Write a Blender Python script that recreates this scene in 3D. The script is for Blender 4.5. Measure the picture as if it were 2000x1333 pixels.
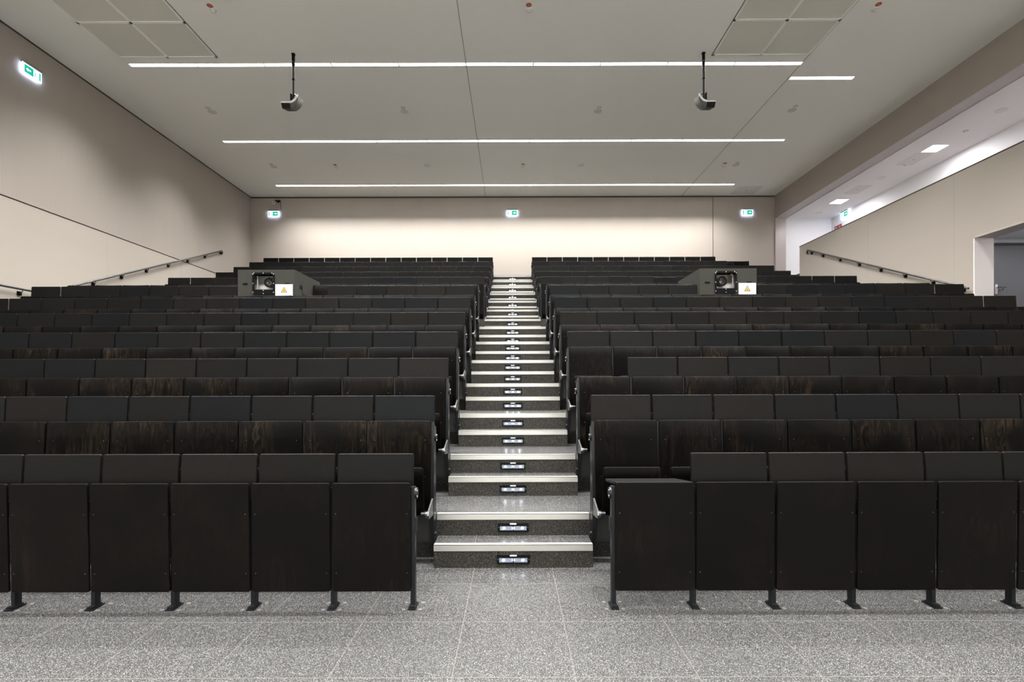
import bpy, bmesh, math, random
from mathutils import Matrix, Vector

random.seed(7)
for o in list(bpy.data.objects):
    bpy.data.objects.remove(o)
S = bpy.context.scene
COL = S.collection

# ---------------------------------------------------------------- units
# one seat module is W metres wide; (X, D, H) are module units measured from the eye:
# X across, D depth, H height over the eye line.  V() turns them into metres.
W = 0.51
F = 975.0
KD = F * W / 1000.0
EYE = 2.82
R_H = 0.6975          # rise per row
R_D = 1.79            # run per row


def V(X, D, H):
    return Vector((X * W, D * KD, (H + EYE) * W))


# ---------------------------------------------------------------- camera, world, exposure
cam_d = bpy.data.cameras.new('camera')
cam = bpy.data.objects.new('camera', cam_d)
COL.objects.link(cam)
cam_d.sensor_width = 36.0
cam_d.lens = 36.0 * F / 2000.0
cam_d.shift_x = -0.00075
cam_d.shift_y = 0.04025
cam_d.clip_end = 200
cam.matrix_world = (Matrix.Translation((0, 0, EYE * W)) @ Matrix.Rotation(math.pi / 2, 4, 'X')
                    @ Matrix.Rotation(-0.0029, 4, 'Z'))
S.camera = cam

world = bpy.data.worlds.new('world')
S.world = world
world.use_nodes = True
world.node_tree.nodes['Background'].inputs[0].default_value = (0.02, 0.02, 0.02, 1)
world.node_tree.nodes['Background'].inputs[1].default_value = 0.3

S.view_settings.view_transform = 'Standard'
S.view_settings.look = 'None'
S.view_settings.gamma = 1.0
S.view_settings.use_curve_mapping = False
S.view_settings.exposure = 0.54
try:
    S.cycles.use_denoising = True
    S.cycles.max_bounces = 8
    S.cycles.diffuse_bounces = 5
    S.cycles.glossy_bounces = 4
    S.cycles.sample_clamp_indirect = 4.0
    S.cycles.caustics_reflective = False
    S.cycles.caustics_refractive = False
except Exception:
    pass

STRIP_POWER = 98.0
PODIUM_POWER = 400.0
STRIP_SPREAD = math.radians(112)
STRIP_GLOW = 9.0
ALCOVE_POWER = 27.0

# ---------------------------------------------------------------- materials


def new_mat(name):
    m = bpy.data.materials.new(name)
    m.use_nodes = True
    nt = m.node_tree
    return m, nt, nt.nodes['Principled BSDF']


def plain(name, col, rough=0.5, metal=0.0, spec=0.5, emis=None, es=0.0, alpha=None):
    m, nt, b = new_mat(name)
    b.inputs['Base Color'].default_value = (*col, 1)
    b.inputs['Roughness'].default_value = rough
    b.inputs['Metallic'].default_value = metal
    b.inputs['Specular IOR Level'].default_value = spec
    if emis:
        b.inputs['Emission Color'].default_value = (*emis, 1)
        b.inputs['Emission Strength'].default_value = es
    return m


def node(nt, t, **kw):
    n = nt.nodes.new(t)
    for k, v in kw.items():
        setattr(n, k, v)
    return n


def mathn(nt, op, a, b=None, c=None):
    n = nt.nodes.new('ShaderNodeMath')
    n.operation = op
    for i, v in enumerate((a, b, c)):
        if v is None:
            continue
        if isinstance(v, (int, float)):
            n.inputs[i].default_value = v
        else:
            nt.links.new(v, n.inputs[i])
    return n.outputs[0]


def mix(nt, fac, a, b):
    n = nt.nodes.new('ShaderNodeMix')
    n.data_type = 'RGBA'
    for i, v in ((0, fac), (6, a), (7, b)):
        if isinstance(v, (int, float)):
            n.inputs[i].default_value = v
        elif isinstance(v, tuple):
            n.inputs[i].default_value = (*v, 1)
        else:
            nt.links.new(v, n.inputs[i])
    return n.outputs[2]


def obj_xyz(nt):
    tc = node(nt, 'ShaderNodeTexCoord')
    sp = node(nt, 'ShaderNodeSeparateXYZ')
    nt.links.new(tc.outputs['Object'], sp.inputs[0])
    return tc.outputs['Object'], sp.outputs


def wood(name, dark, light, rough, grain=1.0, streak=0.5, spec=0.075):
    m, nt, b = new_mat(name)
    co, _ = obj_xyz(nt)
    oi = node(nt, 'ShaderNodeObjectInfo')
    off = mathn(nt, 'MULTIPLY', oi.outputs['Random'], 37.0)
    cmb = node(nt, 'ShaderNodeCombineXYZ')
    for i in range(3):
        nt.links.new(off, cmb.inputs[i])
    add = node(nt, 'ShaderNodeVectorMath', operation='ADD')
    nt.links.new(co, add.inputs[0])
    nt.links.new(cmb.outputs[0], add.inputs[1])
    mp = node(nt, 'ShaderNodeMapping')
    mp.inputs['Scale'].default_value = (14, 14, 1.7)
    nt.links.new(add.outputs[0], mp.inputs[0])
    n1 = node(nt, 'ShaderNodeTexNoise')
    n1.inputs['Scale'].default_value = 1.0
    n1.inputs['Detail'].default_value = 4
    n1.inputs['Distortion'].default_value = 1.2
    nt.links.new(mp.outputs[0], n1.inputs['Vector'])
    ln = mathn(nt, 'FRACT', mathn(nt, 'MULTIPLY', n1.outputs[0], 7.0))
    ln = mathn(nt, 'POWER', ln, 3.0)
    n2 = node(nt, 'ShaderNodeTexNoise')
    n2.inputs['Scale'].default_value = 3.0
    nt.links.new(add.outputs[0], n2.inputs['Vector'])
    big = mathn(nt, 'SMOOTH_MIN', 1.0, mathn(nt, 'MULTIPLY', mathn(nt, 'SUBTRACT', n2.outputs[0], 0.42), 4.0), 0.1)
    big = mathn(nt, 'MAXIMUM', big, 0.0)
    fac = mathn(nt, 'MULTIPLY', mathn(nt, 'MULTIPLY', ln, big), grain * streak)
    col = mix(nt, fac, dark, light)
    # each board is stained a little differently
    br = mathn(nt, 'ADD', mathn(nt, 'MULTIPLY', oi.outputs['Random'], 0.35), 0.83)
    hs = node(nt, 'ShaderNodeHueSaturation')
    nt.links.new(br, hs.inputs['Value'])
    nt.links.new(col, hs.inputs['Color'])
    nt.links.new(hs.outputs[0], b.inputs['Base Color'])
    b.inputs['Roughness'].default_value = rough
    b.inputs['Specular IOR Level'].default_value = spec
    return m


def terrazzo(name, joints, dark=(0.0125, 0.0122, 0.012), mid=(0.022, 0.0217, 0.0214), lite=(0.15, 0.148, 0.145), rough=0.3, spec=0.2):
    m, nt, b = new_mat(name)
    co, xyz = obj_xyz(nt)
    v = node(nt, 'ShaderNodeTexVoronoi')
    v.inputs['Scale'].default_value = 235
    nt.links.new(co, v.inputs['Vector'])
    sep = node(nt, 'ShaderNodeSeparateColor')
    nt.links.new(v.outputs['Color'], sep.inputs[0])
    inner = mathn(nt, 'LESS_THAN', v.outputs['Distance'], 0.46)
    chip = mathn(nt, 'MULTIPLY', mathn(nt, 'GREATER_THAN', sep.outputs[0], 0.76), inner)
    chip2 = mathn(nt, 'MULTIPLY', mathn(nt, 'LESS_THAN', sep.outputs[0], 0.25), inner)
    v2 = node(nt, 'ShaderNodeTexVoronoi')
    v2.inputs['Scale'].default_value = 600
    nt.links.new(co, v2.inputs['Vector'])
    sep2 = node(nt, 'ShaderNodeSeparateColor')
    nt.links.new(v2.outputs['Color'], sep2.inputs[0])
    fine = mathn(nt, 'MULTIPLY', mathn(nt, 'GREATER_THAN', sep2.outputs[0], 0.8), 0.55)
    c = mix(nt, chip2, mid, dark)
    c = mix(nt, fine, c, lite)
    c = mix(nt, chip, c, lite)
    n = node(nt, 'ShaderNodeTexNoise')
    n.inputs['Scale'].default_value = 1.3
    n.inputs['Detail'].default_value = 3
    nt.links.new(co, n.inputs['Vector'])
    c = mix(nt, mathn(nt, 'MULTIPLY', n.outputs[0], 0.22), c, dark)
    if joints:
        fx = mathn(nt, 'FRACT', mathn(nt, 'ADD', mathn(nt, 'DIVIDE', mathn(nt, 'SUBTRACT', xyz[0], 0.59 * W), 1.18 * W), 40.0))
        fy = mathn(nt, 'FRACT', mathn(nt, 'ADD', mathn(nt, 'DIVIDE', mathn(nt, 'SUBTRACT', xyz[1], 7.16 * KD), 1.136 * KD), 40.0))
        jx = mathn(nt, 'LESS_THAN', mathn(nt, 'ABSOLUTE', mathn(nt, 'SUBTRACT', fx, 0.5)), 10)
        jx = mathn(nt, 'GREATER_THAN', mathn(nt, 'ABSOLUTE', mathn(nt, 'SUBTRACT', fx, 0.5)), 0.4955)
        jy = mathn(nt, 'GREATER_THAN', mathn(nt, 'ABSOLUTE', mathn(nt, 'SUBTRACT', fy, 0.5)), 0.4955)
        j = mathn(nt, 'MULTIPLY', mathn(nt, 'MAXIMUM', jx, jy), 0.6)
        c = mix(nt, j, c, (0.085, 0.081, 0.072))
    nt.links.new(c, b.inputs['Base Color'])
    b.inputs['Roughness'].default_value = rough
    b.inputs['Specular IOR Level'].default_value = spec
    return m


def slatted(name, axis, col, dark, period=0.026, duty=0.3, rough=0.55, amount=0.62):
    """veneered acoustic panel with fine grooves along one axis"""
    m, nt, b = new_mat(name)
    co, xyz = obj_xyz(nt)
    f = mathn(nt, 'FRACT', mathn(nt, 'ADD', mathn(nt, 'DIVIDE', xyz[axis], period), 2000.0))
    g = mathn(nt, 'MULTIPLY', mathn(nt, 'LESS_THAN', f, duty), amount)
    n = node(nt, 'ShaderNodeTexNoise')
    n.inputs['Scale'].default_value = 0.7
    mp = node(nt, 'ShaderNodeMapping')
    mp.inputs['Scale'].default_value = (4, 4, 0.5) if axis != 2 else (0.4, 0.4, 4)
    nt.links.new(co, mp.inputs[0])
    nt.links.new(mp.outputs[0], n.inputs['Vector'])
    c0 = mix(nt, mathn(nt, 'MULTIPLY', n.outputs[0], 0.3), col, tuple(x * 0.82 for x in col))
    c = mix(nt, g, c0, dark)
    nt.links.new(c, b.inputs['Base Color'])
    b.inputs['Roughness'].default_value = rough
    b.inputs['Specular IOR Level'].default_value = 0.35
    return m


def meshy(name, a, b_, period=0.02):
    m, nt, b = new_mat(name)
    co, xyz = obj_xyz(nt)
    fx = mathn(nt, 'FRACT', mathn(nt, 'ADD', mathn(nt, 'DIVIDE', xyz[0], period), 1000.0))
    fy = mathn(nt, 'FRACT', mathn(nt, 'ADD', mathn(nt, 'DIVIDE', xyz[1], period), 1000.0))
    g = mathn(nt, 'MULTIPLY', mathn(nt, 'GREATER_THAN', fx, 0.4), mathn(nt, 'GREATER_THAN', fy, 0.4))
    nt.links.new(mix(nt, g, a, b_), b.inputs['Base Color'])
    b.inputs['Roughness'].default_value = 0.7
    return m


def speckled(name, a, b_, scale=90, rough=0.8, spec=0.5):
    m, nt, b = new_mat(name)
    co, _ = obj_xyz(nt)
    n = node(nt, 'ShaderNodeTexNoise')
    n.inputs['Scale'].default_value = scale
    n.inputs['Detail'].default_value = 3
    nt.links.new(co, n.inputs['Vector'])
    nt.links.new(mix(nt, n.outputs[0], a, b_), b.inputs['Base Color'])
    b.inputs['Roughness'].default_value = rough
    b.inputs['Specular IOR Level'].default_value = spec
    return m


BEIGE = (0.352, 0.312, 0.279)
M = {}
M['back'] = wood('seat_wood', (0.0016, 0.0014, 0.0013), (0.016, 0.0105, 0.0072), 0.44, 1.0, 0.4, 0.036)
M['back_red'] = wood('seat_wood_grained', (0.0017, 0.0015, 0.0013), (0.030, 0.019, 0.012), 0.44, 1.0, 0.55, 0.036)
M['front'] = wood('panel_wood', (0.0032, 0.0028, 0.0026), (0.015, 0.010, 0.0075), 0.45, 1.0, 0.35, 0.045)
M['flap'] = wood('flap_laminate', (0.0042, 0.0042, 0.0040), (0.014, 0.012, 0.0095), 0.42, 1.0, 0.12)
M['flap_brown'] = wood('flap_laminate_brown', (0.0048, 0.0042, 0.0038), (0.016, 0.012, 0.009), 0.42, 1.0, 0.2)
M['flap_blue'] = wood('flap_laminate_blue', (0.0032, 0.0036, 0.0042), (0.0044, 0.0050, 0.0058), 0.4, 1.0, 0.1)
M['steel'] = plain('dark_steel', (0.004, 0.0046, 0.006), 0.36, 0.0, 0.25)
M['steel_base'] = plain('base_panel_steel', (0.009, 0.009, 0.01), 0.5)
M['steel_bright'] = plain('worn_steel', (0.04, 0.04, 0.039), 0.4, 0.15)
M['screw'] = plain('screw', (0.10, 0.10, 0.11), 0.35, 0.6)
M['bolt'] = plain('bolt_cap', (0.10, 0.098, 0.09), 0.6, 0.0)
M['alu'] = plain('nosing_aluminium', (0.52, 0.515, 0.49), 0.34, 0.75)
M['terr'] = terrazzo('terrazzo_tiles', True, rough=0.25, spec=0.14)
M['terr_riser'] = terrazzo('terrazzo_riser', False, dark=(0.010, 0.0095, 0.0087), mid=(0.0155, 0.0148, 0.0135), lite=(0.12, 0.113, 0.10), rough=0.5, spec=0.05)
M['wall_v_y'] = slatted('veneer_vertical_side', 1, BEIGE, (0.215, 0.183, 0.157))
M['wall_v_x'] = slatted('veneer_vertical_back', 0, BEIGE, (0.235, 0.203, 0.177), amount=0.4)
M['wall_h'] = slatted('veneer_horizontal', 2, (0.40, 0.358, 0.315), (0.25, 0.22, 0.19), period=0.022)
M['ceil'] = speckled('ceiling_plaster', (0.96, 0.955, 0.905), (0.94, 0.935, 0.885), 400)
M['white'] = plain('white_plaster', (0.84, 0.85, 0.88), 0.7)
M['front_wall'] = plain('front_wall_paint', (0.60, 0.59, 0.56), 0.8)
M['gallery_floor'] = plain('gallery_floor_covering', (0.42, 0.40, 0.38), 0.6)
M['white2'] = plain('alcove_ceiling', (0.82, 0.80, 0.81), 0.8)
M['pier'] = plain('painted_pier', (0.40, 0.35, 0.335), 0.35)
M['soffit'] = plain('beam_soffit', (0.46, 0.42, 0.42), 0.5)
M['gap'] = plain('shadow_gap', (0.05, 0.04, 0.032), 0.8)
M['joint'] = plain('ceiling_joint', (0.36, 0.34, 0.30), 0.8)
M['frame_white'] = plain('grille_frame', (0.95, 0.95, 0.93), 0.5)
M['grille'] = meshy('grille_mesh', (0.80, 0.79, 0.71), (0.55, 0.545, 0.48))
M['doorgrey'] = plain('door_grey', (0.13, 0.135, 0.145), 0.45)
M['doorframe'] = plain('door_frame_grey', (0.05, 0.054, 0.06), 0.45)
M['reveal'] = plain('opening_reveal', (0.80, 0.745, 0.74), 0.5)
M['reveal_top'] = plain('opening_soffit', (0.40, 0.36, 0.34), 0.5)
M['glow'] = plain('lamp_diffuser', (0.9, 0.9, 0.9), 0.5, emis=(1, 0.98, 0.95), es=STRIP_GLOW)
M['glow_sq'] = plain('downlight_diffuser', (0.9, 0.9, 0.9), 0.5, emis=(1, 0.97, 0.96), es=8)
M['lamp_metal'] = plain('lamp_rim', (0.6, 0.6, 0.57), 0.5)
M['led'] = plain('step_led', (0.9, 0.95, 1), 0.4, emis=(0.86, 0.92, 1), es=15)
M['led_dim'] = plain('step_led_field', (0.25, 0.3, 0.4), 0.3, emis=(0.50, 0.62, 1), es=0.10)
M['black'] = plain('black_plastic', (0.003, 0.003, 0.004), 0.4, 0.0, 0.08)
M['bar'] = plain('louvre_bar', (0.55, 0.57, 0.62), 0.35, 0.5)
M['tag'] = plain('label_plate', (0.60, 0.60, 0.60), 0.5)
M['rail'] = plain('handrail_steel', (0.075, 0.075, 0.075), 0.3, 0.6)
M['box'] = speckled('projector_box_coating', (0.035, 0.0345, 0.0290), (0.024, 0.0238, 0.0200), 70, spec=0.08)
M['box_in'] = plain('box_interior', (0.33, 0.33, 0.30), 0.6)
M['handle'] = plain('recessed_handle', (0.004, 0.004, 0.004), 0.6, 0.0, 0.1)
M['lens'] = plain('lens_glass', (0.012, 0.01, 0.012), 0.08, spec=0.8)
M['lens_ring'] = plain('lens_ring', (0.012, 0.012, 0.012), 0.35, 0.0, 0.2)
M['lens_dot'] = plain('lens_painted_glint', (0.3, 0.27, 0.24), 0.1)
M['paper'] = plain('white_sheet', (0.39, 0.40, 0.425), 0.6)
M['yellow'] = plain('warning_yellow', (0.55, 0.30, 0.03), 0.6)
M['ink'] = plain('black_ink', (0.02, 0.015, 0.01), 0.6)
M['greytext'] = plain('grey_print', (0.45, 0.45, 0.47), 0.6)
M['orange'] = plain('orange_knob', (0.6, 0.25, 0.08), 0.5)
M['exit_white'] = plain('exit_sign_white', (0.6, 0.63, 0.66), 0.5, emis=(0.86, 0.94, 1), es=0.85)
M['exit_edge'] = plain('exit_sign_edge', (0.9, 0.95, 1), 0.5, emis=(0.60, 0.72, 1), es=7)
M['exit_green'] = plain('exit_sign_green', (0.0, 0.3, 0.24), 0.5, emis=(0.0, 0.34, 0.25), es=0.8)
M['exit_bar'] = plain('exit_sign_housing', (0.2, 0.2, 0.2), 0.5)
M['red'] = plain('fire_red', (0.42, 0.03, 0.03), 0.5)
M['marker'] = plain('marker_red', (0.36, 0.075, 0.05), 0.6)
M['marker_in'] = plain('marker_print', (0.55, 0.26, 0.21), 0.6)
M['det'] = plain('detector_white', (0.72, 0.72, 0.68), 0.5)
M['det_dark'] = plain('detector_slot', (0.22, 0.22, 0.2), 0.6)
M['spk'] = plain('speaker_grille', (0.66, 0.64, 0.60), 0.7)
M['spk_rim'] = plain('speaker_rim', (0.74, 0.73, 0.70), 0.6)
M['spk_sm'] = plain('sensor_cover', (0.55, 0.52, 0.48), 0.6)
M['spk_white'] = plain('speaker_white', (0.72, 0.70, 0.70), 0.7)
M['hatch'] = plain('hatch_cover', (0.76, 0.76, 0.73), 0.7)
M['hatch_w'] = plain('hatch_cover_white', (0.69, 0.66, 0.66), 0.7)
M['ls_shell'] = plain('loudspeaker_shell', (0.13, 0.13, 0.12), 0.45)
M['ls_grille'] = plain('loudspeaker_grille', (0.008, 0.006, 0.006), 0.6, 0.0, 0.15)
M['ls_side'] = plain('loudspeaker_side', (0.06, 0.062, 0.057), 0.5)
M['pole'] = plain('pole_steel', (0.09, 0.09, 0.09), 0.18, 1.0)
M['sign_lum'] = plain('luminous_sign', (0.75, 0.82, 0.62), 0.6)

# ---------------------------------------------------------------- helpers


def tag(o, label=None, cat=None, group=None, kind=None):
    if label:
        o['label'] = label
    if cat:
        o['category'] = cat
    if group:
        o['group'] = group
    if kind:
        o['kind'] = kind
    return o


def link(name, me, parent=None, loc=None):
    o = bpy.data.objects.new(name, me)
    COL.objects.link(o)
    if loc is not None:
        o.location = loc
    if parent is not None:
        o.parent = parent
    return o


def thing(name, loc, label, cat, group=None):
    o = link(name, None, None, loc)
    o.empty_display_size = 0.1
    return tag(o, label, cat, group)


class MB:
    """collects shapes into one mesh"""

    def __init__(self):
        self.v, self.f, self.m, self.s = [], [], [], []
        self.mats = []

    def mi(self, mat):
        if mat not in self.mats:
            self.mats.append(mat)
        return self.mats.index(mat)

    def add(self, verts, faces, mat, smooth=False):
        b = len(self.v)
        self.v += [tuple(p) for p in verts]
        k = self.mi(mat)
        for f in faces:
            self.f.append(tuple(b + i for i in f))
            self.m.append(k)
            self.s.append(smooth)
        return self

    def box(self, lo, hi, mat, bevel=0.0, skip=()):
        x0, y0, z0 = lo
        x1, y1, z1 = hi
        if bevel <= 0:
            v = [(x0, y0, z0), (x1, y0, z0), (x1, y1, z0), (x0, y1, z0), (x0, y0, z1), (x1, y0, z1), (x1, y1, z1), (x0, y1, z1)]
            f = [(0, 3, 2, 1), (4, 5, 6, 7), (0, 1, 5, 4), (1, 2, 6, 5), (2, 3, 7, 6), (3, 0, 4, 7)]
            self.add(v, [q for i, q in enumerate(f) if i not in skip], mat)
        else:
            bm = bmesh.new()
            bmesh.ops.create_cube(bm, size=1)
            for q in bm.verts:
                q.co = Vector(((x0 + x1) / 2 + q.co.x * (x1 - x0), (y0 + y1) / 2 + q.co.y * (y1 - y0), (z0 + z1) / 2 + q.co.z * (z1 - z0)))
            bmesh.ops.bevel(bm, geom=list(bm.edges), offset=bevel, segments=2, affect='EDGES')
            self.frombm(bm, mat)
        return self

    def frombm(self, bm, mat, smooth=False):
        bm.verts.index_update()
        self.add([q.co.copy() for q in bm.verts], [[q.index for q in f.verts] for f in bm.faces], mat, smooth)
        bm.free()

    def cyl(self, a, b, r, mat, n=16, r2=None, caps=True):
        a, b = Vector(a), Vector(b)
        d = (b - a).normalized()
        u = d.orthogonal().normalized()
        w = d.cross(u)
        r2 = r if r2 is None else r2
        vs = []
        for c, rr in ((a, r), (b, r2)):
            for i in range(n):
                t = 2 * math.pi * i / n
                vs.append(c + (u * math.cos(t) + w * math.sin(t)) * rr)
        self.add(vs, [(i, (i + 1) % n, n + (i + 1) % n, n + i) for i in range(n)], mat, True)
        if caps:
            self.add(vs[:n], [tuple(reversed(range(n)))], mat)
            self.add(vs[n:], [tuple(range(n))], mat)
        return self

    def tube(self, pts, r, mat, n=12):
        for i in range(len(pts) - 1):
            self.cyl(pts[i], pts[i + 1], r, mat, n)
        for p in pts[1:-1]:
            bm = bmesh.new()
            bmesh.ops.create_uvsphere(bm, u_segments=n, v_segments=8, radius=r)
            bmesh.ops.translate(bm, vec=Vector(p), verts=bm.verts)
            self.frombm(bm, mat, True)
        return self

    def prism(self, poly, y0, y1, mat, mat_side=None):
        """polygon in (x, z) extruded along y"""
        n = len(poly)
        vs = [(x, y0, z) for x, z in poly] + [(x, y1, z) for x, z in poly]
        self.add(vs, [tuple(range(n)), tuple(reversed(range(n, 2 * n)))], mat)
        self.add(vs, [(i, n + i, n + (i + 1) % n, (i + 1) % n) for i in range(n)], mat_side or mat)
        return self

    def mesh(self, name):
        me = bpy.data.meshes.new(name)
        me.from_pydata(self.v, [], self.f)
        for mt in self.mats:
            me.materials.append(mt)
        me.polygons.foreach_set('material_index', self.m)
        me.polygons.foreach_set('use_smooth', self.s)
        me.update()
        bm = bmesh.new()
        bm.from_mesh(me)
        bmesh.ops.recalc_face_normals(bm, faces=bm.faces)
        bm.to_mesh(me)
        bm.free()
        return me

    def build(self, name, parent=None, loc=None):
        return link(name, self.mesh(name), parent, loc)


def board(mb, w, z0, z1, t, mat, r=0.012, c=0.002, sag=0.0, y_top=0.0, y_bot=0.0, roll=0.0, xc=0.0):
    """an upright board with rounded corners and eased edges; sag bends its middle away (+y).
    The front face looks to -y."""
    xs = []
    k = 4
    for i in range(k + 1):
        a = math.pi / 2 * i / k
        xs.append((-w / 2 + r * (1 - math.cos(a)), r * (1 - math.sin(a))))
    ni = 10 if sag else 2
    for i in range(1, ni):
        xs.append((-w / 2 + r + (w - 2 * r) * i / ni, 0.0))
    for i in range(k, -1, -1):
        a = math.pi / 2 * i / k
        xs.append((w / 2 - r * (1 - math.cos(a)), r * (1 - math.sin(a))))
    nx = len(xs)
    layers = [(c, -t / 2), (0.0, -t / 2 + c), (0.0, t / 2 - c), (c, t / 2)]
    zs_n = 5 if (sag or roll) else 1
    vs = []

    def P(x, z, dy):
        f = (z - z0) / (z1 - z0)
        y = y_bot + (y_top - y_bot) * f + sag * (1 - (2 * x / w) ** 2)
        if roll:
            y += roll * max(0.0, (f - 0.72) / 0.28) ** 2
        return (xc + x, y + dy, z)

    for inset, dy in layers:
        s = (w - 2 * inset) / w
        for x, dz in xs:
            a, b = z0 + dz + inset, z1 - dz - inset
            for j in range(zs_n + 1):
                vs.append(P(x * s, a + (b - a) * j / zs_n, dy))
    col = zs_n + 1
    lay = nx * col

    def I(l, i, j):
        return l * lay + i * col + j

    fs, fsm = [], []
    for i in range(nx - 1):
        for j in range(zs_n):
            fs.append((I(0, i, j), I(0, i + 1, j), I(0, i + 1, j + 1), I(0, i, j + 1)))
            fs.append((I(3, i, j), I(3, i, j + 1), I(3, i + 1, j + 1), I(3, i + 1, j)))
    for l in range(3):
        for i in range(nx - 1):
            fsm.append((I(l, i, zs_n), I(l, i + 1, zs_n), I(l + 1, i + 1, zs_n), I(l + 1, i, zs_n)))
            fsm.append((I(l, i, 0), I(l + 1, i, 0), I(l + 1, i + 1, 0), I(l, i + 1, 0)))
        for j in range(zs_n):
            fsm.append((I(l, 0, j), I(l, 0, j + 1), I(l + 1, 0, j + 1), I(l + 1, 0, j)))
            fsm.append((I(l, nx - 1, j), I(l + 1, nx - 1, j), I(l + 1, nx - 1, j + 1), I(l, nx - 1, j + 1)))
    b = len(mb.v)
    mb.add(vs, fs, mat, bool(sag or roll))
    kk = mb.mi(mat)
    for f in fsm:
        mb.f.append(tuple(b + q for q in f))
        mb.m.append(kk)
        mb.s.append(False)
    return P


def screw_dot(mb, p, r=0.0035):
    x, y, z = p
    n = 8
    mb.add([(x + r * math.cos(2 * math.pi * i / n), y, z + r * math.sin(2 * math.pi * i / n)) for i in range(n)], [tuple(range(n))], M['screw'])


def struct(mb, name):
    return tag(mb.build(name), kind='structure')


def slab(name, lo, hi, mat, trims=None):
    mb = MB()
    mb.box(V(*lo), V(*hi), mat)
    return struct(mb, name)


NUM = ['zeroth', 'first', 'second', 'third', 'fourth', 'fifth', 'sixth', 'seventh', 'eighth', 'ninth', 'tenth', 'eleventh', 'twelfth', 'thirteenth',
       'fourteenth', 'fifteenth', 'sixteenth', 'seventeenth', 'eighteenth', 'nineteenth', 'twentieth', 'twenty-first', 'twenty-second', 'twenty-third',
       'twenty-fourth', 'twenty-fifth', 'twenty-sixth', 'twenty-seventh', 'twenty-eighth']
CARD = ['zero', 'one', 'two', 'three', 'four', 'five', 'six', 'seven', 'eight', 'nine', 'ten', 'eleven', 'twelve', 'thirteen']

# ---------------------------------------------------------------- room shell
XL, XR, XRO, XA = -18.38, 18.45, 19.18, 22.44     # left wall, right wall inner/outer, alcove wall
DB, DF = 36.0, -14.0                              # back wall, front wall behind the viewer
HC, HA = 13.07, 11.46                              # ceiling, alcove ceiling / beam underside
HT = 8.66                                         # top of the right hand panelling


def plat_h(i):
    return -EYE + R_H * (i + 1)


def plat_d(i):
    return 8.25 + R_D * (i if i < 7 else i + 1)


mb = MB()
mb.box(V(XL - 1, DF - 1, -EYE - 0.5), V(26, 9.0, -EYE), M['terr'])
struct(mb, 'floor')

# seating tiers; each carries its aluminium nosing across the aisle
for i in range(14):
    d0, d1 = plat_d(i), (plat_d(i + 1) if i < 13 else DB)
    if i == 7:
        d0s = 22.33
    else:
        d0s = d0
    if i == 6:
        d1 = 22.33
    hb = plat_h(i - 1) if i else -EYE
    mb = MB()
    x0, x1 = (XL, XR) if i != 13 else (XL, XR)
    a, b = V(x0, d0s, hb - 0.05), V(x1, d1 + 0.001, plat_h(i))
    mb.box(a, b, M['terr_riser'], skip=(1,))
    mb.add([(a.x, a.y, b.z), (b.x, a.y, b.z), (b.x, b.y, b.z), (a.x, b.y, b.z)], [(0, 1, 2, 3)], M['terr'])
    t = struct(mb, 'floor_tier')
    t['label'] = 'terrazzo seating tier'
    nb = MB()
    n0, n1 = V(-1.225, d0s, plat_h(i) - 0.092), V(1.225, d0s, plat_h(i))
    nb.box((n0.x, n0.y - 0.004, n0.z), (n1.x, n0.y + 0.001, n1.z + 0.002), M['alu'])
    nb.box((n0.x, n0.y - 0.004, n1.z - 0.001), (n1.x, n0.y + 0.045, n1.z + 0.002), M['alu'])
    nb.build('nosing', t)

# half steps in the aisle
STEP_FACES = []
for i in range(14):
    dstep = 7.773 + R_D * (i if i < 7 else i + 1)
    hb = plat_h(i - 1) if i else -EYE
    ht = hb + R_H / 2
    mb = MB()
    a, b = V(-1.207, dstep, hb), V(1.207, plat_d(i) if i != 7 else 22.33, ht)
    if i == 7:
        a = V(-1.207, 21.95, hb)
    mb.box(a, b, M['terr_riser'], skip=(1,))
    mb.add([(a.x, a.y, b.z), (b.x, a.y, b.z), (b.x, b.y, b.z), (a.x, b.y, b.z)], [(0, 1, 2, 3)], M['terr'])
    t = struct(mb, 'stair_step')
    nb = MB()
    nb.box((a.x, a.y - 0.004, b.z - 0.047), (b.x, a.y + 0.001, b.z + 0.002), M['alu'])
    nb.box((a.x, a.y - 0.004, b.z - 0.001), (b.x, a.y + 0.045, b.z + 0.002), M['alu'])
    nb.build('nosing', t)
    STEP_FACES.append((a.y, a.z))
    STEP_FACES.append(((V(0, 22.33, 0).y if i == 7 else V(0, plat_d(i), 0).y), b.z))

# left wall: vertical grooves above the shadow gap, horizontal grooves below
HG = 6.80
mb = MB()
mb.box(V(XL - 0.6, DF, -EYE - 0.2), V(XL, DB + 0.6, HG - 0.02), M['wall_h'])
mb.box(V(XL - 0.6, DF, HG + 0.03), V(XL, DB + 0.6, HC + 0.3), M['wall_v_y'])
mb.box(V(XL - 0.6, DF, HG - 0.02), V(XL - 0.04, DB + 0.6, HG + 0.03), M['gap'])
for d in (23.24, 28.4, 18.07, 12.9):
    mb.box(V(XL - 0.01, d - 0.012, -EYE), V(XL + 0.006, d + 0.012, HG - 0.02), M['joint'])
wl = struct(mb, 'wall_left')
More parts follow.
